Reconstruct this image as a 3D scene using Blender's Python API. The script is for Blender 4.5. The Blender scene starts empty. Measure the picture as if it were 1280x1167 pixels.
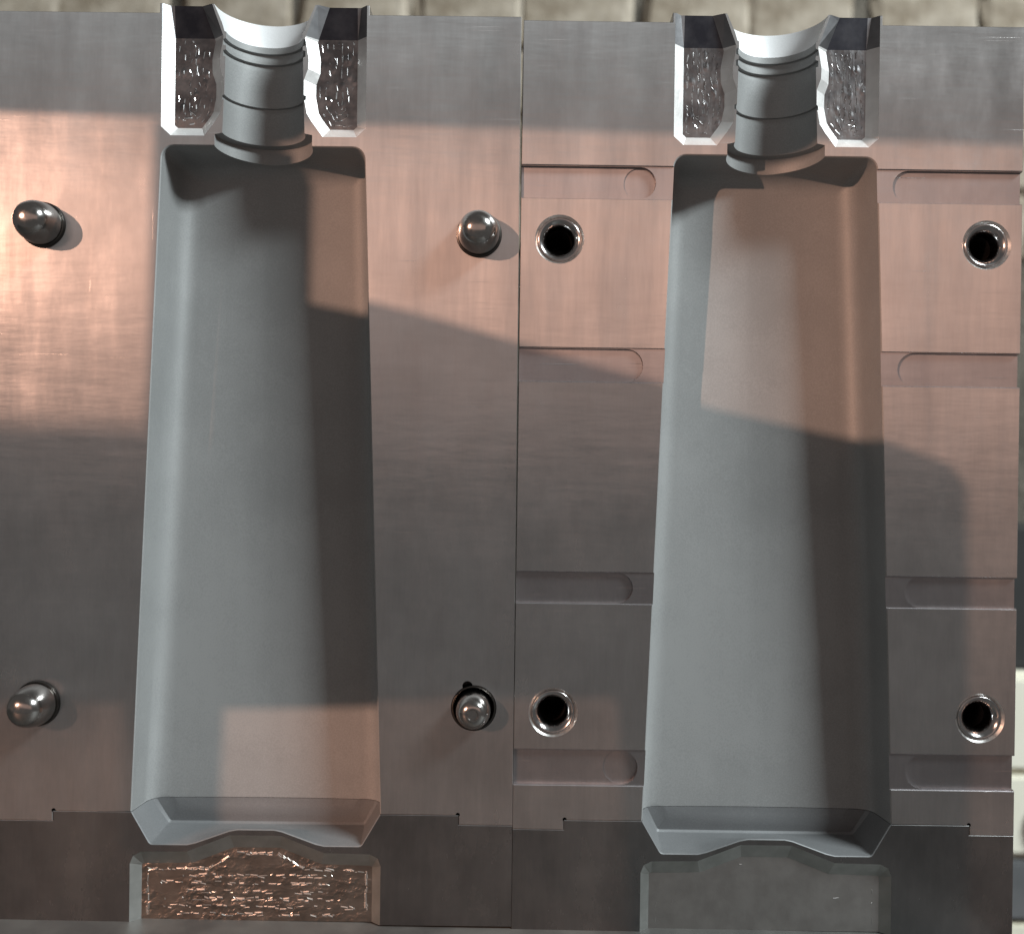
import bpy, bmesh, math, random
from mathutils import Vector, Matrix

random.seed(7)
S = 0.00025                     # metres per drawing unit (the mould is drawn in quarter millimetres)
scene = bpy.context.scene
col = scene.collection

# ------------------------------------------------------------------ camera
CAM_D = 1250 * S
cam = bpy.data.cameras.new('camera')
cam.sensor_fit = 'HORIZONTAL'; cam.sensor_width = 36.0
cam.lens = 36.0 * 1250 / 1280
cam.clip_start = 0.01; cam.clip_end = 50
cam.dof.use_dof = True; cam.dof.focus_distance = CAM_D; cam.dof.aperture_fstop = 8
co = bpy.data.objects.new('camera', cam); col.objects.link(co)
co.matrix_world = Matrix.Translation((0, -CAM_D, 0)) @ Matrix.Rotation(math.radians(90), 4, 'X') @ Matrix.Rotation(math.radians(1.1), 4, 'Z')
scene.camera = co

# ------------------------------------------------------------------ world and lamps
world = bpy.data.worlds.new('World'); scene.world = world; world.use_nodes = True
bg = world.node_tree.nodes['Background']
bg.inputs[0].default_value = (1.0, 0.97, 0.94, 1); bg.inputs[1].default_value = 0.122

WARM_POS = Vector((-1.85, -2.2, 0.68))
lw = bpy.data.lights.new('warm_work_light', 'SPOT')
lw.energy = 265; lw.color = (1.0, 0.56, 0.39); lw.shadow_soft_size = 0.002
lw.spot_size = math.radians(14.5); lw.spot_blend = 1.0
wo = bpy.data.objects.new('warm_work_light', lw); col.objects.link(wo)
wo.location = WARM_POS
wo.rotation_euler = (Vector((0.14, 0, -0.06)) - WARM_POS).to_track_quat('-Z', 'Y').to_euler()

COOL_POS = Vector((1.62, -1.0, 1.62)) * 0.85
lc = bpy.data.lights.new('cool_window_light', 'AREA')
lc.shape = 'RECTANGLE'; lc.size = 0.60; lc.size_y = 0.36
lc.energy = 70; lc.color = (0.90, 0.985, 1.0)
cl = bpy.data.objects.new('cool_window_light', lc); col.objects.link(cl)
cl.location = COOL_POS
cl.rotation_euler = (-COOL_POS).to_track_quat('-Z', 'Y').to_euler()

# broad dim warm light of the room behind the photographer, seen as a soft glow in the machined faces
lr = bpy.data.lights.new('warm_room_light', 'AREA')
lr.shape = 'RECTANGLE'; lr.size = 2.0; lr.size_y = 0.56
lr.energy = 1.45; lr.color = (1.0, 0.66, 0.55)
ro = bpy.data.objects.new('warm_room_light', lr); col.objects.link(ro)
ro.location = (0.0, -1.5, 0.32)
ro.rotation_euler = Vector((0, 1, -0.2)).to_track_quat('-Z', 'Y').to_euler()

scene.view_settings.view_transform = 'Standard'
scene.view_settings.look = 'None'
scene.view_settings.exposure = 0.0
scene.view_settings.gamma = 1.0

# ------------------------------------------------------------------ materials
def nodes_of(name):
    m = bpy.data.materials.new(name); m.use_nodes = True
    nt = m.node_tree
    return m, nt, nt.nodes['Principled BSDF']

def new(nt, kind, **kw):
    n = nt.nodes.new(kind)
    for k, v in kw.items(): setattr(n, k, v)
    return n

def noise(nt, scale, detail=3, rough=0.55, stretch=(1, 1, 1), offset=(0, 0, 0)):
    tc = new(nt, 'ShaderNodeTexCoord')
    mp = new(nt, 'ShaderNodeMapping')
    mp.inputs['Scale'].default_value = stretch
    mp.inputs['Location'].default_value = offset
    n = new(nt, 'ShaderNodeTexNoise')
    n.inputs['Scale'].default_value = scale; n.inputs['Detail'].default_value = detail
    n.inputs['Roughness'].default_value = rough
    nt.links.new(tc.outputs['Object'], mp.inputs['Vector'])
    nt.links.new(mp.outputs['Vector'], n.inputs['Vector'])
    return n.outputs['Fac']

def ramp(nt, src, lo, hi, a=0.3, b=0.7):
    r = new(nt, 'ShaderNodeMapRange')
    r.inputs['From Min'].default_value = a; r.inputs['From Max'].default_value = b
    r.inputs['To Min'].default_value = lo; r.inputs['To Max'].default_value = hi
    nt.links.new(src, r.inputs['Value'])
    return r.outputs['Result']

def mixcol(nt, src, c1, c2, a=0.35, b=0.65):
    f = ramp(nt, src, 0, 1, a, b)
    m = new(nt, 'ShaderNodeMix', data_type='RGBA')
    nt.links.new(f, m.inputs['Factor'])
    m.inputs['A'].default_value = (*c1, 1); m.inputs['B'].default_value = (*c2, 1)
    return m.outputs['Result']

def addv(nt, a, b, op='ADD'):
    m = new(nt, 'ShaderNodeMath', operation=op)
    nt.links.new(a, m.inputs[0])
    if isinstance(b, (int, float)): m.inputs[1].default_value = b
    else: nt.links.new(b, m.inputs[1])
    return m.outputs[0]

def bump(nt, bsdf, src, dist, strength=1.0):
    b = new(nt, 'ShaderNodeBump')
    b.inputs['Strength'].default_value = strength; b.inputs['Distance'].default_value = dist
    nt.links.new(src, b.inputs['Height'])
    nt.links.new(b.outputs['Normal'], bsdf.inputs['Normal'])

def milled_metal(name, c1, c2, rough, aniso=0.9, dist=0.000004, metallic=0.85, gloss=0.42, sharp=0.22):
    m, nt, b = nodes_of(name)
    b.inputs['Metallic'].default_value = metallic
    broad = noise(nt, 14, 4, 0.65)
    blot = noise(nt, 60, 5, 0.7, (1, 1, 0.5), (3, 1, 7))
    c = mixcol(nt, addv(nt, addv(nt, broad, 0.6, 'MULTIPLY'), addv(nt, blot, 0.4, 'MULTIPLY')), c1, c2)
    up = noise(nt, 1.0, 4, 0.6, (500, 500, 7))
    across = noise(nt, 1.0, 4, 0.6, (9, 60, 700), (5, 2, 1))
    spots = noise(nt, 42, 4, 0.65)
    smear = noise(nt, 1.0, 4, 0.65, (110, 90, 12), (1, 4, 2))
    scr1 = ramp(nt, noise(nt, 1.0, 2, 0.5, (35, 60, 2600), (2, 5, 9)), 0, 1, 0.70, 0.80)
    scr2 = ramp(nt, noise(nt, 1.0, 2, 0.5, (2300, 60, 45), (8, 5, 3)), 0, 1, 0.72, 0.82)
    scr = addv(nt, scr1, scr2)
    fine = addv(nt, addv(nt, up, 0.55, 'MULTIPLY'), addv(nt, across, 0.45, 'MULTIPLY'))
    fine = addv(nt, fine, addv(nt, scr, 3.0, 'MULTIPLY'))
    wav = noise(nt, 1.0, 3, 0.5, (45, 60, 220), (7, 2, 3))
    b1 = new(nt, 'ShaderNodeBump'); b1.inputs['Distance'].default_value = 0.00006
    nt.links.new(wav, b1.inputs['Height'])
    b2 = new(nt, 'ShaderNodeBump'); b2.inputs['Distance'].default_value = dist
    nt.links.new(fine, b2.inputs['Height']); nt.links.new(b1.outputs['Normal'], b2.inputs['Normal'])
    cx = new(nt, 'ShaderNodeCombineXYZ'); cx.inputs[0].default_value = 1.0
    g = new(nt, 'ShaderNodeBsdfPrincipled')
    for sh, rr, an, me in ((b, rough, aniso, metallic), (g, sharp, 0.2, 1.0)):
        r1 = ramp(nt, spots, rr - 0.03, rr + 0.03); r2 = addv(nt, ramp(nt, smear, -0.04, 0.04), ramp(nt, blot, -0.03, 0.05))
        nt.links.new(addv(nt, r1, r2), sh.inputs['Roughness'])
        nt.links.new(c, sh.inputs['Base Color'])
        sh.inputs['Metallic'].default_value = me
        sh.inputs['Anisotropic'].default_value = an
        nt.links.new(cx.outputs[0], sh.inputs['Tangent'])
        nt.links.new(b2.outputs['Normal'], sh.inputs['Normal'])
    mx = new(nt, 'ShaderNodeMixShader')
    nt.links.new(ramp(nt, smear, gloss - 0.12, gloss + 0.12), mx.inputs[0])
    nt.links.new(b.outputs[0], mx.inputs[1]); nt.links.new(g.outputs[0], mx.inputs[2])
    out = [n for n in nt.nodes if n.type == 'OUTPUT_MATERIAL'][0]
    nt.links.new(mx.outputs[0], out.inputs['Surface'])
    return m

M = {}
M['plate'] = milled_metal('milled_aluminium', (0.40, 0.385, 0.38), (0.54, 0.52, 0.515), 0.56, 0.9, 0.000004, 0.85, 0.55, 0.21)
M['insert'] = milled_metal('tool_steel', (0.14, 0.14, 0.142), (0.29, 0.285, 0.285), 0.5, 0.9, 0.000004, 0.9, 0.5, 0.24)
M['slot'] = milled_metal('milled_slot', (0.33, 0.315, 0.325), (0.44, 0.42, 0.425), 0.52, 0.8, 0.000008, 0.9, 0.5, 0.2)

def blasted(name, c1, c2, rough):
    m, nt, b = nodes_of(name)
    b.inputs['Metallic'].default_value = 0.25
    streak = noise(nt, 1.0, 4, 0.6, (160, 160, 8)); cloud = noise(nt, 25, 5, 0.65); grit = noise(nt, 2200, 2)
    mix3 = addv(nt, addv(nt, addv(nt, streak, 0.12, 'MULTIPLY'), addv(nt, cloud, 0.5, 'MULTIPLY')), addv(nt, grit, 0.38, 'MULTIPLY'))
    nt.links.new(mixcol(nt, mix3, c1, c2, 0.42, 0.58), b.inputs['Base Color'])
    b.inputs['Roughness'].default_value = rough
    b.inputs['Specular IOR Level'].default_value = 0.25
    bump(nt, b, noise(nt, 5000, 2), 0.00003, 0.6)
    return m
M['cavity'] = blasted('sandblasted_cavity', (0.26, 0.265, 0.265), (0.31, 0.315, 0.315), 0.6)
M['base_cavity'] = blasted('sandblasted_base', (0.165, 0.17, 0.175), (0.20, 0.205, 0.21), 0.55)

M['funnel'] = blasted('machined_funnel', (0.72, 0.73, 0.74), (0.78, 0.79, 0.80), 0.5)

def rough_milled(name, c1, c2, rough, dist, scale, metallic=1.0, st=(1, 1, 0.6), cells=0, lines=0):
    m, nt, b = nodes_of(name)
    b.inputs['Metallic'].default_value = metallic
    nt.links.new(mixcol(nt, noise(nt, 160, 4), c1, c2), b.inputs['Base Color'])
    b.inputs['Roughness'].default_value = rough
    a = noise(nt, scale, 2, 0.5, st)
    h = a
    if cells:
        tc = new(nt, 'ShaderNodeTexCoord'); mp = new(nt, 'ShaderNodeMapping'); mp.inputs['Scale'].default_value = st
        vo = new(nt, 'ShaderNodeTexVoronoi', feature='F1'); vo.inputs['Scale'].default_value = cells
        vo.inputs['Randomness'].default_value = 1.0
        nt.links.new(tc.outputs['Object'], mp.inputs['Vector']); nt.links.new(mp.outputs['Vector'], vo.inputs['Vector'])
        dots = ramp(nt, vo.outputs['Distance'], 1, 0, 0.05, 0.38)
        msk = ramp(nt, noise(nt, 330, 2, 0.5, (1, 1, 0.8), (9, 3, 1)), 0, 1, 0.36, 0.56)
        ridg = noise(nt, 1.0, 2, 0.5, (900, 900, 120), (1, 2, 3))
        h = addv(nt, addv(nt, a, addv(nt, ridg, 0.35, 'MULTIPLY')), addv(nt, dots, msk, 'MULTIPLY'))
    if lines:
        tc = new(nt, 'ShaderNodeTexCoord')
        wv = new(nt, 'ShaderNodeTexWave', wave_type='BANDS', bands_direction='Z'); wv.inputs['Scale'].default_value = lines
        wv.inputs['Distortion'].default_value = 5.0; wv.inputs['Detail'].default_value = 3; wv.inputs['Detail Scale'].default_value = 5
        nt.links.new(tc.outputs['Object'], wv.inputs['Vector'])
        h = addv(nt, addv(nt, h, 0.6, 'MULTIPLY'), addv(nt, wv.outputs['Fac'], ramp(nt, noise(nt, 160, 3, 0.6, (0.6, 1, 1), (4, 4, 4)), 0, 0.8, 0.42, 0.62), 'MULTIPLY'))
    bump(nt, b, h, dist)
    return m
M['pocket'] = rough_milled('chattered_pocket', (0.17, 0.165, 0.17), (0.36, 0.35, 0.355), 0.3, 0.00016, 420, 1.0, (1, 1, 0.6), 360)
M['pocket_ridge'] = rough_milled('burr_edges', (0.45, 0.44, 0.44), (0.6, 0.59, 0.59), 0.22, 0.00003, 600)
M['tail_ridge'] = rough_milled('tail_burr_edges', (0.48, 0.44, 0.41), (0.62, 0.57, 0.53), 0.40, 0.00005, 600)
M['pocket_wall'] = rough_milled('pocket_wall', (0.72, 0.71, 0.70), (0.82, 0.81, 0.80), 0.5, 0.00014, 500, 0.6)
M['relief_wall'] = rough_milled('relief_wall', (0.22, 0.22, 0.23), (0.30, 0.30, 0.31), 0.45, 0.00006, 400)  # pocket wall at the mouth, colour darkened to show it catching less light
M['tail_pocket'] = rough_milled('scored_tail_pocket', (0.30, 0.25, 0.22), (0.42, 0.36, 0.32), 0.30, 0.00022, 300, 1.0, (0.4, 1, 1.3), 0, 80)
M['tail_pocket_smooth'] = rough_milled('smooth_tail_pocket', (0.34, 0.33, 0.32), (0.40, 0.39, 0.38), 0.46, 0.00008, 300)
M['tail_wall'] = rough_milled('tail_pocket_wall', (0.40, 0.41, 0.395), (0.5, 0.51, 0.495), 0.45, 0.00004, 500)
M['slope'] = rough_milled('dark_relief', (0.04, 0.042, 0.052), (0.075, 0.078, 0.09), 0.42, 0.00006, 260)

def steel(name, c, rough, dist=0.0):
    m, nt, b = nodes_of(name)
    b.inputs['Metallic'].default_value = 1.0
    nt.links.new(mixcol(nt, noise(nt, 300, 4), tuple(x * 0.85 for x in c), c), b.inputs['Base Color'])
    nt.links.new(ramp(nt, noise(nt, 900, 3), rough - 0.04, rough + 0.06), b.inputs['Roughness'])
    return m
M['pin'] = steel('polished_pin_steel', (0.42, 0.40, 0.385), 0.17)
M['bushing'] = steel('polished_bushing_steel', (0.5, 0.49, 0.49), 0.16)
M['collar'] = steel('blackened_collar', (0.07, 0.065, 0.06), 0.35)  # ring added at the pin base, its black colour stands for shade there
M['bore'] = steel('oily_bore', (0.06, 0.055, 0.055), 0.5)  # near-black colour puts the shade of the deep holes into the metal
M['countersink'] = steel('bright_countersink', (0.85, 0.84, 0.82), 0.3)

def matte(name, c1, c2, rough=0.8, scale=30, bd=0.0, bs=200):
    m, nt, b = nodes_of(name)
    nt.links.new(mixcol(nt, noise(nt, scale, 5), c1, c2), b.inputs['Base Color'])
    b.inputs['Roughness'].default_value = rough
    if bd: bump(nt, b, noise(nt, bs, 5, 0.65), bd)
    return m
M['brick'] = matte('pale_brick', (0.22, 0.175, 0.125), (0.46, 0.40, 0.325), 0.9, 38, 0.003, 60)
M['mortar'] = matte('grey_mortar', (0.09, 0.08, 0.065), (0.16, 0.14, 0.115), 0.95, 60, 0.003, 150)
M['bench'] = matte('oily_bench_steel', (0.05, 0.048, 0.046), (0.09, 0.086, 0.08), 0.55, 60)
M['cream'] = matte('cream_paint', (0.82, 0.79, 0.66), (0.86, 0.83, 0.72), 0.5, 20)
M['olive'] = matte('olive_rubber', (0.16, 0.16, 0.09), (0.24, 0.24, 0.14), 0.6, 40)
M['black'] = matte('black_card', (0.02, 0.02, 0.02), (0.03, 0.03, 0.03), 0.85, 20)
M['greypaint'] = matte('grey_paint', (0.10, 0.105, 0.11), (0.15, 0.15, 0.155), 0.6, 30)

# ------------------------------------------------------------------ helpers (drawing units: x right, v down, d into the plate)
def W(x, v, d): return Vector((x * S, d * S, -v * S))

def link(name, me, parent=None, mat=None):
    o = bpy.data.objects.new(name, me); col.objects.link(o)
    if mat and not me.materials: me.materials.append(M[mat])
    if parent: o.parent = parent
    return o

def tag(o, label, cat, group=None):
    o['label'] = label; o['category'] = cat
    if group: o['group'] = group
    return o

def empty(name, loc=(0, 0, 0)):
    o = bpy.data.objects.new(name, None); col.objects.link(o); o.location = loc
    o.empty_display_size = 0.01
    return o

def bm_mesh(bm, name, smooth=False, angle=35):
    bmesh.ops.recalc_face_normals(bm, faces=bm.faces[:])
    me = bpy.data.meshes.new(name); bm.to_mesh(me); bm.free()
    if smooth:
        me.shade_smooth(); me.set_sharp_from_angle(angle=math.radians(angle))
    return me

def inset(poly, o):
    """mitred inset of a closed polygon (x, v); positive goes inward"""
    n = len(poly)
    area = sum(poly[i][0] * poly[(i + 1) % n][1] - poly[(i + 1) % n][0] * poly[i][1] for i in range(n))
    sg = 1 if area > 0 else -1
    out = []
    for i in range(n):
        p0, p1, p2 = Vector(poly[i - 1]), Vector(poly[i]), Vector(poly[(i + 1) % n])
        e1 = (p1 - p0).normalized(); e2 = (p2 - p1).normalized()
        n1 = Vector((-e1.y, e1.x)) * sg; n2 = Vector((-e2.y, e2.x)) * sg
        b = n1 + n2
        if b.length < 1e-6: b = n1.copy()
        b.normalize()
        k = o / max(0.35, b.dot(n1))
        out.append((p1.x + b.x * k, p1.y + b.y * k))
    return out

def loft(layers, mats=None):
    """layers: list of (polygon, depth or list of depths) -> closed solid"""
    bm = bmesh.new(); rings = []
    for poly, d in layers:
        ds = d if isinstance(d, (list, tuple)) else [d] * len(poly)
        rings.append([bm.verts.new(W(p[0], p[1], dd)) for p, dd in zip(poly, ds)])
    n = len(rings[0])
    for k in range(len(rings) - 1):
        for i in range(n):
            j = (i + 1) % n
            f = bm.faces.new((rings[k][i], rings[k][j], rings[k + 1][j], rings[k + 1][i]))
            f.material_index = mats[k] if mats else 0
    bm.faces.new(rings[0]); f = bm.faces.new(rings[-1])
    f.material_index = mats[-1] if mats else 0
    return bm

def revolve_axis_v(profile, cx, seg=72):
    """profile of (v, r) about a vertical axis lying in the parting plane"""
    bm = bmesh.new(); rings = []
    for v, r in profile:
        rings.append([bm.verts.new(W(cx + r * math.cos(2 * math.pi * i / seg), v, r * math.sin(2 * math.pi * i / seg))) for i in range(seg)])
    for k in range(len(rings) - 1):
        for i in range(seg):
            j = (i + 1) % seg
            bm.faces.new((rings[k][i], rings[k][j], rings[k + 1][j], rings[k + 1][i]))
    bm.faces.new(rings[0]); bm.faces.new(rings[-1])
    return bm

def revolve_axis_d(profile, cx, cv, seg=56, close=True):
    """profile of (d, r) about an axis square to the plate"""
    bm = bmesh.new(); rings = []
    for d, r in profile:
        if r <= 1e-6: rings.append([bm.verts.new(W(cx, cv, d))])
        else: rings.append([bm.verts.new(W(cx + r * math.cos(2 * math.pi * i / seg), cv + r * math.sin(2 * math.pi * i / seg), d)) for i in range(seg)])
    for k in range(len(rings) - 1):
        a, b = rings[k], rings[k + 1]
        for i in range(seg):
            j = (i + 1) % seg
            if len(a) == 1: bm.faces.new((a[0], b[j], b[i]))
            elif len(b) == 1: bm.faces.new((a[i], a[j], b[0]))
            else: bm.faces.new((a[i], a[j], b[j], b[i]))
    if close:
        if len(rings[0]) > 1: bm.faces.new(rings[0])
        if len(rings[-1]) > 1: bm.faces.new(rings[-1])
    return bm

def box(bm, x0, x1, y0, y1, z0, z1):
    vs = [bm.verts.new(p) for p in ((x0, y0, z0), (x1, y0, z0), (x1, y1, z0), (x0, y1, z0), (x0, y0, z1), (x1, y0, z1), (x1, y1, z1), (x0, y1, z1))]
    for q in ((0, 3, 2, 1), (4, 5, 6, 7), (0, 1, 5, 4), (1, 2, 6, 5), (2, 3, 7, 6), (3, 0, 4, 7)):
        bm.faces.new([vs[i] for i in q])

def solid(outline, front=0.0, thick=220, cham=0.6):
    n = outline
    return loft([(inset(n, cham), front), (n, front + cham), (n, front + thick)])

def cutter(bm, mats):
    bmesh.ops.recalc_face_normals(bm, faces=bm.faces[:])
    bmesh.ops.triangulate(bm, faces=[f for f in bm.faces if len(f.verts) > 4])
    me = bpy.data.meshes.new('cut'); bm.to_mesh(me); bm.free()
    for m in mats: me.materials.append(M[m])
    return bpy.data.objects.new('cut', me)

def carve(base_bm, base_mat, cutters):
    """subtract the cutters; the cut faces keep the cutter's material"""
    bmesh.ops.recalc_face_normals(base_bm, faces=base_bm.faces[:])
    me = bpy.data.meshes.new('base'); base_bm.to_mesh(me); base_bm.free()
    me.materials.append(M[base_mat])
    o = bpy.data.objects.new('base', me); col.objects.link(o)
    for c in cutters:
        col.objects.link(c)
        md = o.modifiers.new('cut', 'BOOLEAN')
        md.operation = 'DIFFERENCE'; md.solver = 'EXACT'; md.object = c
        md.material_mode = 'TRANSFER'
    dg = bpy.context.evaluated_depsgraph_get(); dg.update()
    res = bpy.data.meshes.new_from_object(o.evaluated_get(dg))
    bpy.data.objects.remove(o)
    for c in cutters: col.objects.unlink(c)
    return res

def split(res, names, parent, smooth=()):
    """one child mesh per material (and per island group function)"""
    made = {}
    slots = [m.name if m else '' for m in res.materials]
    groups = {}
    for p in res.polygons:
        mn = slots[p.material_index]
        key = names(mn, p.center)
        groups.setdefault(key, []).append(p.index)
    for key, idx in groups.items():
        name, mn = key[0], key[1]
        bm = bmesh.new(); vm = {}
        for i in idx:
            p = res.polygons[i]; vs = []
            for vi in p.vertices:
                if vi not in vm: vm[vi] = bm.verts.new(res.vertices[vi].co)
                vs.append(vm[vi])
            try: f = bm.faces.new(vs)
            except ValueError: continue
            f.smooth = mn in smooth
        bmesh.ops.remove_doubles(bm, verts=bm.verts[:], dist=S * 0.01)
        me = bpy.data.meshes.new(name); bm.to_mesh(me); bm.free()
        if mn in smooth: me.set_sharp_from_angle(angle=math.radians(28))
        me.materials.append(bpy.data.materials[mn])
        o = link(name, me, parent)
        made.setdefault(name, []).append(o)
    return made

# ------------------------------------------------------------------ shapes shared by both halves (local: x from the bottle axis)
def arc(cx, cv, r, a0, a1, n):
    return [(cx + r * math.cos(math.radians(a0 + (a1 - a0) * i / n)), cv + r * math.sin(math.radians(a0 + (a1 - a0) * i / n))) for i in range(n + 1)]

def fillet(p0, p1, p2, r, n):
    p0, p1, p2 = Vector(p0), Vector(p1), Vector(p2)
    a = (p0 - p1).normalized(); b = (p2 - p1).normalized()
    h = math.acos(max(-1, min(1, a.dot(b)))) / 2
    c = p1 + (a + b).normalized() * (r / math.sin(h))
    t0 = p1 + a * (r / math.tan(h)); t1 = p1 + b * (r / math.tan(h))
    a0 = math.atan2(t0.y - c.y, t0.x - c.x); a1 = math.atan2(t1.y - c.y, t1.x - c.x)
    d = (a1 - a0 + math.pi) % (2 * math.pi) - math.pi
    return [(c.x + r * math.cos(a0 + d * i / n), c.y + r * math.sin(a0 + d * i / n)) for i in range(n + 1)]

CAV = [(-127, -395), (127, -395), (156, 438), (132, 479), (86, 479), (75, 476.5), (33, 461.5), (23, 459.5),
       (-23, 459.5), (-33, 461.5), (-75, 476.5), (-86, 479), (-132, 479), (-156, 438)]
def cavity_outline(o, push=1.0):
    q = inset([(x, v if v < 445 else 479 - (479 - v) * push) for x, v in CAV], o); n = len(q)
    r = max(16 - o * 0.6, 4); rb = max(6 - o * 0.2, 2)
    out = fillet(q[-1], q[0], q[1], r, 6) + fillet(q[0], q[1], q[2], r, 6)
    for t in (0.25, 0.5, 0.75): out.append((q[1][0] + (q[2][0] - q[1][0]) * t, q[1][1] + (q[2][1] - q[1][1]) * t))
    out.append(q[2]); out += fillet(q[2], q[3], q[4], rb, 2); out += q[4:12]
    out += fillet(q[11], q[12], q[13], rb, 2); out.append(q[13])
    for t in (0.75, 0.5, 0.25): out.append((q[0][0] + (q[13][0] - q[0][0]) * t, q[0][1] + (q[13][1] - q[0][1]) * t))
    return out

def cavity_cutter(mat='cavity'):
    side = [(-5, -4), (0.6, 1.2), (2.0, 22), (3.5, 42), (5, 57), (7.5, 65), (12, 71.5), (18, 75.5), (24.5, 77.6), (31, 78)]
    foot = [(-5, -4), (0.6, 1.2), (2.0, 22), (3.5, 42), (5, 62), (6.5, 82), (9, 85.5), (16, 83.6), (24, 80.8), (31, 78)]
    push = [1, 1, 0.7, 0.35, 0.05, 0, 0, 0, 0, 0]
    base = cavity_outline(0); foots = [q[1] > 445 for q in base]
    layers = []
    for (a1, d1), (a2, d2), pu in zip(side, foot, push):
        p1, p2 = cavity_outline(a1, pu), cavity_outline(a2, pu)
        pts = [q2 if k else q1 for q1, q2, k in zip(p1, p2, foots)]
        dep = [d2 if k else d1 for k in foots]
        # the cavity grows shallower towards the base
        layers.append((pts, [d * (1 - 0.28 * (q[1] + 395) / 838) if d > 3 else d for d, q in zip(dep, pts)]))
    bm = loft(layers)
    lay = bm.faces.layers.int.new('floor')
    floor = [f for f in bm.faces if len(f.verts) > 8 and f.calc_center_median().y > 0]
    floor[0][lay] = 1
    for k in range(-13, 14):
        g = [f for f in bm.faces if f[lay] == 1]
        geom = g + list({e for f in g for e in f.edges}) + list({v for f in g for v in f.verts})
        bmesh.ops.bisect_plane(bm, geom=geom, plane_co=(k * 10 * S, 0, 0), plane_no=(1, 0, 0))
    # the floor is slightly hollow from side to side
    for v in {v for f in bm.faces if f[lay] == 1 for v in f.verts}:
        vv = -v.co.z / S; hw = 127 + 29 * (vv + 395) / 833 - 31
        v.co.y += 3.0 * max(0.0, 1 - (v.co.x / S / hw) ** 2) * S
    return cutter(bm, [mat])

def neck_cutter():
    prof = [(-600, 71), (-572, 63.5), (-548, 53), (-538, 50), (-537, 48), (-529, 48), (-528, 51.5), (-521, 51.5), (-520, 48),
            (-515, 48), (-514, 51.5), (-507, 51.5), (-506, 48.5), (-459, 49.5), (-458.5, 52.5), (-453, 52.5), (-452.5, 50), (-411, 51.5), (-409, 61), (-388, 61), (-386, 40)]
    bm = revolve_axis_v(prof, 0)
    for f in bm.faces:
        if -f.calc_center_median().z / S < -537.2: f.material_index = 1
    return cutter(bm, ['cavity', 'funnel'])

def pocket_outline(s):
    p = [(128, -640), (128, -418), (116, -407), (74, -407), (60, -426), (54, -436), (50, -458), (50, -478), (55, -492), (55.5, -505), (51, -531), (66, -572), (90, -640)]
    return [(s * x, v) for x, v in p]

def pocket_cutter(s):
    o = pocket_outline(s)
    top = inset(o, 13)
    bm = loft([(inset(o, -3), -3), (o, 0.0), (top, 12)], mats=[1, 1, 0])
    # towards the mouth the floor ramps up
    floor = [f for f in bm.faces if f.material_index == 0]
    geom = floor + [e for f in floor for e in f.edges] + [v for f in floor for v in f.verts]
    allg = bm.faces[:] + bm.edges[:] + bm.verts[:]
    bmesh.ops.bisect_plane(bm, geom=allg, plane_co=(0, 0, 533 * S), plane_no=(0, 0, 1))
    for f in bm.faces:
        if f.calc_center_median().z > 533 * S: f.material_index = 2 if f.material_index == 0 else 3
    for v in bm.verts:
        if v.co.z > 533.1 * S and v.co.y > 11 * S:
            v.co.y -= 0.11 * (v.co.z - 533 * S)
    return cutter(bm, ['pocket', 'pocket_wall', 'slope', 'relief_wall'])

def tail_cutter(mat):
    o = [(-157, 640), (-157, 503), (-153, 493), (-143, 488), (-86, 487), (-32, 466), (32, 466), (86, 487), (143, 488), (153, 493), (157, 503), (157, 640)]
    ins = [(-145, 640), (-145, 508), (-144, 507), (-142, 506.5), (-81, 505), (-29, 485), (29, 485), (81, 505), (142, 506.5), (144, 507), (145, 508), (145, 640)]
    bm = loft([(inset(o, -3), -3), (o, 0.0), (ins, 10)], mats=[1, 1, 0])
    return cutter(bm, [mat, 'tail_wall'])

def bore_cutter(x, v, r, depth, cham=0.0):
    pr = [(-4, r + cham + 4), (0, r + cham), (cham, r), (depth, r)] if cham else [(-4, r), (depth, r)]
    bm = revolve_axis_d(pr, x, v)
    if cham:
        for f in bm.faces:
            if f.calc_center_median().y < cham * S * 0.95 and len(f.verts) == 4: f.material_index = 1
    return cutter(bm, ['bore', 'countersink'])

def slot_cutter(x_in, x_out, v0, v1, depth, rounded):
    s = 1 if x_out > x_in else -1
    r = (v1 - v0) / 2; cv = (v0 + v1) / 2
    if rounded:
        cx = x_in + s * r
        p = [(x_out, v1)] if s > 0 else [(x_out, v0)]
        if s > 0: p = [(x_out, v1)] + arc(cx, cv, r, 90, 270, 14) + [(x_out, v0)]
        else: p = [(x_out, v0)] + arc(cx, cv, r, -90, 90, 14) + [(x_out, v1)]
    else:
        p = [(x_in, v0), (x_out, v0), (x_out, v1), (x_in, v1)]
    bm = loft([(inset(p, -3.4), -3), (inset(p, 0), 0.4), (inset(p, 0.5), depth)])
    return cutter(bm, ['slot'])

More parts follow.
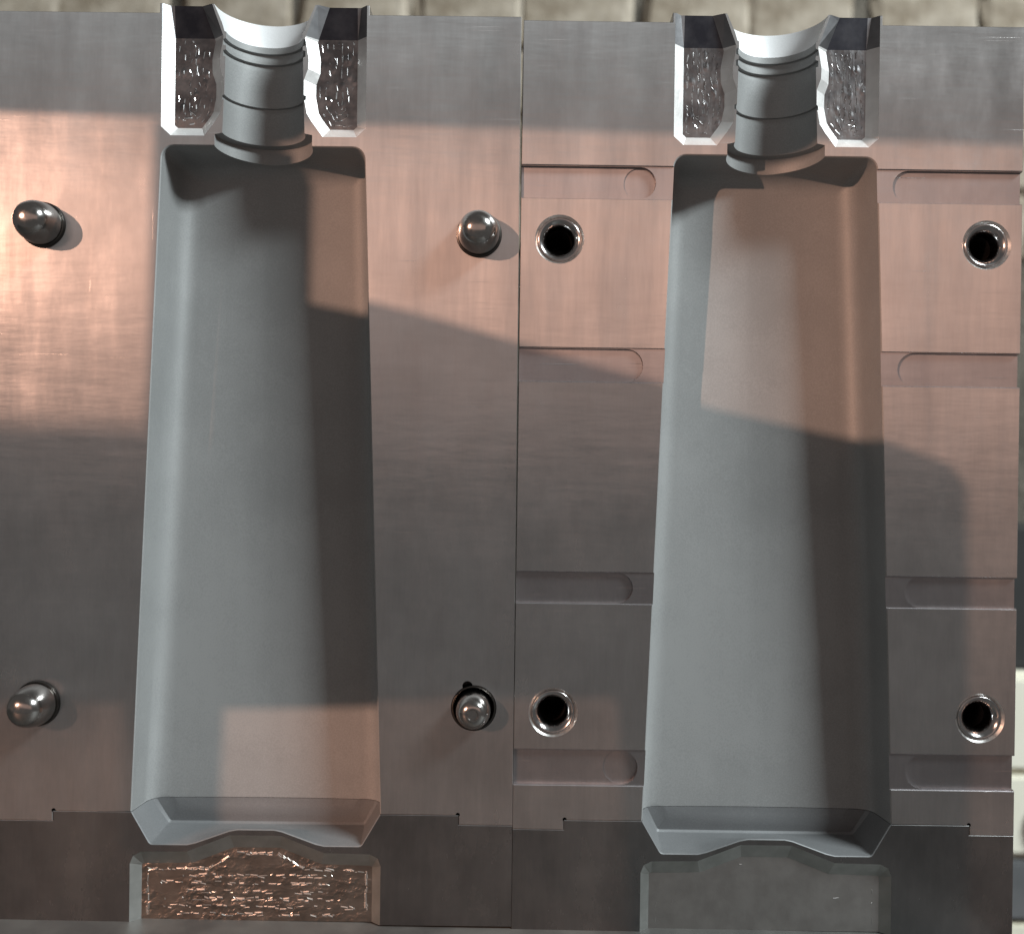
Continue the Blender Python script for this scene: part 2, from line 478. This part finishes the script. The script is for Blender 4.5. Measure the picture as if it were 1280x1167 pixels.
def mould_half(x_left, x_right, axis_u, rot_deg, kind, label):
    root = empty('mould_half')
    root.matrix_world = Matrix.Translation((axis_u * S, 0, 0)) @ Matrix.Rotation(math.radians(-rot_deg), 4, 'Y')
    tag(root, label, 'mould', 'halves of the bottle mould')
    T = 438; TB = 450; t = 254
    body = [(x_left, -560), (-131, -560), (-131, -572), (131, -572), (131, -560), (x_right, -560), (x_right, TB), (t, TB), (t, T), (-t, T), (-t, TB), (x_left, TB)]
    cuts = [cavity_cutter(), neck_cutter(), pocket_cutter(1), pocket_cutter(-1)]
    holes = [(hx, hv - (6 if kind == 'pins' and hx < 0 and hv < 0 else 0)) for hx in PINX[kind] for hv in (-287, 304)]
    for x, v in holes:
        if kind == 'pins': cuts.append(bore_cutter(x, v, 28.5, 60))
        else: cuts.append(bore_cutter(x, v, 27.5, 150, 3.2))
    for sx in (-1, 1): cuts.append(bore_cutter(sx * 252.6, 437.6, 2.6, 24))
    if kind == 'pins': cuts.append(bore_cutter(PINX[kind][1] - 8, 304 - 27, 6.5, 14))
    if kind == 'bushes':
        rows = [(-380, -338), (-152, -109), (128, 168), (350, 395)]
        ends_l = [-149, -162, -171, -162]; ends_r = [147, 156, 169, 173]
        for (v0, v1), el, er in zip(rows, ends_l, ends_r):
            cuts.append(slot_cutter(-100, x_left - 30, v0, v1, 2.0, False))
            cuts.append(slot_cutter(100, x_right + 30, v0, v1, 2.0, False))
            cuts.append(slot_cutter(el, x_left - 40, v0 + 0.8, v1 - 0.8, 7.0, True))
            cuts.append(slot_cutter(er, x_right + 40, v0 + 0.8, v1 - 0.8, 7.0, True))
        for k in (0, 3):
            v0, v1 = rows[k]; r = (v1 - v0) / 2 - 1.2
            bm = revolve_axis_d([(-3, r), (8.6, r)], ends_l[k] - r - 0.6, (v0 + v1) / 2, 40)
            cuts.append(cutter(bm, ['slot']))
    res = carve(solid(body), 'plate', cuts)
    nm = {'milled_aluminium': 'body_plate', 'sandblasted_cavity': 'bottle_cavity', 'chattered_pocket': 'flash_pocket', 'pocket_wall': 'flash_pocket_wall',
          'dark_relief': 'relief_slope', 'relief_wall': 'relief_wall', 'machined_funnel': 'neck_funnel', 'oily_bore': 'bore', 'bright_countersink': 'countersink', 'milled_slot': 'vent_slot'}
    def names(mn, c):
        side = 0
        u = c.x / S; v = -c.z / S
        if mn in ('chattered_pocket', 'pocket_wall', 'dark_relief', 'relief_wall'): side = 1 if u > 0 else -1
        if mn in ('oily_bore', 'bright_countersink'): side = (u > 0, v > 0, v > 400)
        if mn == 'milled_slot': side = (u > 0, min(range(4), key=lambda k: abs(v - (-359, -130, 148, 372)[k])))
        if mn == 'sandblasted_cavity' and v < -396: return ('neck_cavity', mn, 0)
        return (nm[mn], mn, side)
    sm = ('sandblasted_cavity', 'oily_bore', 'bright_countersink', 'machined_funnel', 'sandblasted_base')
    split(res, names, root, sm)
    # bottom insert, a separate block keyed into the body
    g = 0.5
    ins = [(x_left, TB + g), (-t + g, TB + g), (-t + g, T + g), (t - g, T + g), (t - g, TB + g), (x_right, TB + g), (x_right, 577), (x_left, 577)]
    tm = 'tail_pocket' if kind == 'pins' else 'tail_pocket_smooth'
    res = carve(solid(ins, 0.2, 219, 0.6), 'insert', [cavity_cutter('base_cavity'), tail_cutter(tm)])
    nm2 = {'tool_steel': 'bottom_insert', 'sandblasted_base': 'base_cavity', 'scored_tail_pocket': 'tail_pocket', 'smooth_tail_pocket': 'tail_pocket', 'tail_pocket_wall': 'tail_pocket_wall'}
    split(res, lambda mn, c: (nm2[mn], mn, 0), root, sm)
    return root, holes

def tool_marks(poly, steps, d, vmin, vmax, h, parent, mat, seed, keep=0.75):
    """burrs left by the cutter: broken little ridges that follow the pocket's outline"""
    rnd = random.Random(seed); bm = bmesh.new()
    for o in steps:
        q = inset(poly, o)
        for i in range(len(q)):
            a, b = Vector(q[i]), Vector(q[(i + 1) % len(q)]); L = (b - a).length
            if L < 2: continue
            e = (b - a) / L; nrm = Vector((-e.y, e.x)); t = 0.0
            while t < L:
                seg = min(rnd.uniform(2, 13), L - t)
                if rnd.random() < keep and seg > 1.2:
                    p0 = a + e * t + nrm * rnd.uniform(-1.2, 1.2); p1 = a + e * (t + seg * 0.9) + nrm * rnd.uniform(-1.2, 1.2)
                    if all(vmin < p.y < vmax for p in (p0, p1)):
                        w = rnd.uniform(0.8, 2.0) * (2.0 if mat == 'tail_ridge' else 1.0); hh = h * rnd.uniform(0.5, 1.3); pm = (p0 + p1) / 2
                        base = [p0 - nrm * w * 0.5, p1 - nrm * w * 0.5, p1 + nrm * w * 0.5, p0 + nrm * w * 0.5]
                        vb = [bm.verts.new(W(p.x, p.y, d + 0.1)) for p in base]
                        top = [bm.verts.new(W(p.x + rnd.uniform(-.3, .3), p.y + rnd.uniform(-.3, .3), d - hh * k)) for p, k in ((p0.lerp(pm, 0.3), rnd.uniform(0.6, 1)), (p1.lerp(pm, 0.3), rnd.uniform(0.6, 1)))]
                        for f in ((vb[0], vb[1], top[1], top[0]), (vb[2], vb[3], top[0], top[1]), (vb[1], vb[2], top[1]), (vb[3], vb[0], top[0])): bm.faces.new(f)
                t += seg
    o = link('tool_marks', bm_mesh(bm, 'tool_marks'), parent, mat); o['kind'] = 'stuff'
    return o

PINX = {'pins': (-274, 271), 'bushes': (-269, 265)}
A, pin_holes = mould_half(-340, 321, -315.5, 0.45, 'pins', 'left aluminium mould half carrying four steel guide pins, bottle cavity carved in')
B, bush_holes = mould_half(-317.5, 309, 324.5, 0.3, 'bushes', 'aluminium mould half with vent slots and four round bushings, bottle cavity carved in')
A['label'] = 'aluminium mould half with four protruding guide pins, plain face without slots'

tail_floor = [(-145, 640), (-145, 507), (-81, 505), (-29, 485), (29, 485), (81, 505), (145, 507), (145, 640)]
scored = [(-138, 640), (-138, 513), (-60, 511), (-26, 492), (26, 492), (60, 511), (138, 513), (138, 640)]
tool_marks(scored, (0, 1.5), 10, 486, 574, 0.9, A, 'tail_ridge', 11, 0.75)
for k, vv in enumerate((520, 529, 540, 549, 559, 568)):
    rndk = random.Random(k); x0 = -126 + rndk.uniform(0, 40); x1 = 126 - rndk.uniform(0, 40)
    tool_marks([(x0, vv), (x1, vv), (x1, vv + 2.5), (x0, vv + 2.5)], (0,), 10, 486, 574, 0.85, A, 'tail_ridge', 40 + k, 0.45)
tool_marks(tail_floor, (9, 30), 10, 480, 575, 0.3, B, 'tail_pocket_smooth', 12, 0.12)
for k, (root, sx) in enumerate(((A, -1), (A, 1), (B, -1), (B, 1))):
    tool_marks(inset(pocket_outline(sx), 13), (5, 12, 19, 26), 12, -532, -415, 0.9, root, 'pocket_ridge', 20 + k, 0.7 if root is B else 0.45)

pin_prof = [(40, 26), (-9, 26), (-14, 25.8), (-22, 25), (-30, 23.4), (-37, 20.6), (-42, 17), (-45.5, 12), (-47, 6), (-47.3, 0)]
short_prof = [(40, 22), (-18, 21.5), (-26, 20), (-32, 17), (-36, 12), (-37, 8), (-37, 7), (-35.8, 6), (-35.8, 0)]
collar_prof = [(12, 28.2), (-3.5, 28.2), (-5.2, 27.6), (-5.6, 26.5), (-5, 25.4), (2, 25.2)]
for x, v in pin_holes:
    pr = short_prof if (x > 0 and v > 0) else pin_prof
    o = link('guide_pin', bm_mesh(revolve_axis_d(pr, x, v, 64), 'guide_pin', True, 40), A, 'pin')
    cp = [(d + 4.5, r) for d, r in collar_prof] if pr is short_prof else collar_prof
    link('collar', bm_mesh(revolve_axis_d(cp, x, v, 64, close=False), 'collar', True, 40), o, 'collar')
bush_prof = [(5, 27.3), (2.4, 27.3), (1.2, 26.6), (0.8, 25.6), (1.2, 24.2), (2.8, 22), (5.2, 19.6), (8.5, 17.6), (13, 16.9), (30, 16.8), (140, 16.8)]
for x, v in bush_holes:
    o = link('guide_bushing', bm_mesh(revolve_axis_d(bush_prof, x, v, 64, close=False), 'guide_bushing', True, 50), B, 'bushing')
    p = link('bushing_bore', bm_mesh(revolve_axis_d([(26, 16.6), (138, 16.6), (138, 0)], x, v, 48, close=False), 'bushing_bore', True, 50), o, 'bore')

# ------------------------------------------------------------------ setting: bench, wall, things glimpsed behind
bm = bmesh.new(); box(bm, -0.75, 0.156, -0.20, 0.12, -0.577 * 0.25 - 0.04, -577 * S)
o = link('bench', bm_mesh(bm, 'bench'), None, 'bench'); o['kind'] = 'structure'

WALL_Y = 0.46
bm = bmesh.new(); box(bm, -1.1, 1.1, WALL_Y, WALL_Y + 0.1, -0.6, 0.75)
wall = link('wall', bm_mesh(bm, 'wall'), None, 'mortar'); wall['kind'] = 'structure'
def brick_mesh(seed, w, h, d):
    rnd = random.Random(seed)
    bm = bmesh.new(); box(bm, -w / 2, w / 2, -d, 0.002, -h / 2, h / 2)
    bmesh.ops.bevel(bm, geom=bm.edges[:], offset=0.004, segments=1, affect='EDGES')
    for v in bm.verts: v.co += Vector((rnd.uniform(-1, 1) * 0.004, rnd.uniform(-1, 1) * 0.002, rnd.uniform(-1, 1) * 0.004))
    me = bm_mesh(bm, 'brick'); me.materials.append(M['brick']); return me
variants = [brick_mesh(k, 0.083, 0.047, 0.006) for k in range(6)]
for r in range(7):
    z = 0.190 + r * 0.052
    for c in range(15):
        x = -0.62 + c * 0.0885 + (0.044 if r % 2 else 0)
        o = bpy.data.objects.new('brick', random.choice(variants)); col.objects.link(o)
        o.location = (x + random.uniform(-0.006, 0.006), WALL_Y - random.uniform(0, 0.002), z); o.parent = wall
        o.rotation_euler = (0, random.uniform(-0.02, 0.02), 0)

# cream cabinet glimpsed past the edge of the mould, with a black crate on it
K = (CAM_D + 0.28) / CAM_D
def zz(py): return -(py - 583) * S * K - 0.005
cab = empty('cabinet', (0.40, 0.30, zz(1300)))
tag(cab, 'cream painted cabinet glimpsed behind the mould edge', 'cabinet')
def cbox(name, x0, x1, y0, y1, z0, z1, mat, parent):
    bm = bmesh.new(); box(bm, x0, x1, y0, y1, z0, z1)
    bmesh.ops.bevel(bm, geom=bm.edges[:], offset=0.0015, segments=2, affect='EDGES')
    me = bm_mesh(bm, name); o = link(name, me, None, mat)
    if parent:
        o.parent = parent; o.matrix_parent_inverse = Matrix.Translation(-parent.location)
    return o
cbox('carcass', 0.285, 0.52, 0.285, 0.40, zz(1300), zz(818), 'cream', cab)
cbox('door', 0.288, 0.40, 0.279, 0.286, zz(938), zz(824), 'cream', cab)
cbox('door', 0.288, 0.40, 0.279, 0.286, zz(1044), zz(946), 'cream', cab)
cbox('door', 0.288, 0.40, 0.279, 0.286, zz(1290), zz(1130), 'cream', cab)
cbox('rail', 0.288, 0.40, 0.277, 0.286, zz(1124), zz(1052), 'greypaint', cab)
# hoses hanging on the cabinet
def tube(name, pts, r, mat, seg=10):
    bm = bmesh.new(); rings = []
    for i, p in enumerate(pts):
        t = (Vector(pts[min(i + 1, len(pts) - 1)]) - Vector(pts[max(i - 1, 0)])).normalized()
        a = t.orthogonal().normalized(); b = t.cross(a)
        if i and a.dot(pa) < 0: a = -a; b = -b
        pa = a
        rings.append([bm.verts.new(Vector(p) + (a * math.cos(2 * math.pi * k / seg) + b * math.sin(2 * math.pi * k / seg)) * r) for k in range(seg)])
    for i in range(len(rings) - 1):
        for k in range(seg):
            bm.faces.new((rings[i][k], rings[i][(k + 1) % seg], rings[i + 1][(k + 1) % seg], rings[i + 1][k]))
    bm.faces.new(rings[0]); bm.faces.new(rings[-1])
    return link(name, bm_mesh(bm, name, True, 60), None, mat)
pts = [(0.311 + 0.03 * (1 - math.cos(a)), 0.275, zz(1000) + 0.022 * math.sin(a)) for a in [math.pi * (-0.5 + k / 12) for k in range(13)]]
tag(tube('hose', pts, 0.0018, 'olive'), 'olive rubber hose looped on the cream cabinet', 'hose')
crate = cbox('crate', 0.29, 0.46, 0.29, 0.39, zz(817.5), zz(640), 'black', None)
tag(crate, 'black crate standing on top of the cream cabinet', 'crate')

# ------------------------------------------------------------------ unseen boards added to shape the work light's shadows (behind the camera)
def board(name, pts, y, label):
    """outline given where its shadow edge falls on the parting plane (drawing units), carried back to the board's own place"""
    bm = bmesh.new(); fr = []; bk = []
    for (px, py) in pts:
        dx, dy = px - 640, py - 583.5; f = math.radians(1.1)
        P = Vector(((dx * math.cos(f) + dy * math.sin(f)) * S, 0, -(-dx * math.sin(f) + dy * math.cos(f)) * S))
        k = (y - WARM_POS.y) / (0 - WARM_POS.y)
        q = WARM_POS + (P - WARM_POS) * k
        fr.append(bm.verts.new(q)); bk.append(bm.verts.new(q + Vector((0, -0.004, 0))))
    n = len(pts)
    for i in range(n): bm.faces.new((fr[i], fr[(i + 1) % n], bk[(i + 1) % n], bk[i]))
    bm.faces.new(fr); bm.faces.new(bk)
    o = link(name, bm_mesh(bm, name), None, 'black')
    return tag(o, label, 'board')
BY = -1.10
board('shade_board', [(-700, 110), (650, 154), (1700, 188), (1700, -300), (-700, -300)], BY, 'unseen black board added to shade the top of the work light beam')
board('shade_board', [(-700, 720), (180, 720), (182, 530), (192, 150), (286, 150), (286, 338), (470, 378), (560, 402), (650, 428), (850, 485), (1040, 528), (1120, 555), (1160, 570), (1180, 600), (1182, 1400), (800, 1400), (770, 860), (189, 867), (184, 1060), (150, 1060), (156, 867), (-700, 868)], BY - 0.02, 'unseen black angled board added for shade below the upper one')
board('shade_board', [(-900, 505), (182, 530), (182, 800), (-900, 800)], -1.62, 'unseen black board added for shade nearest the work light')
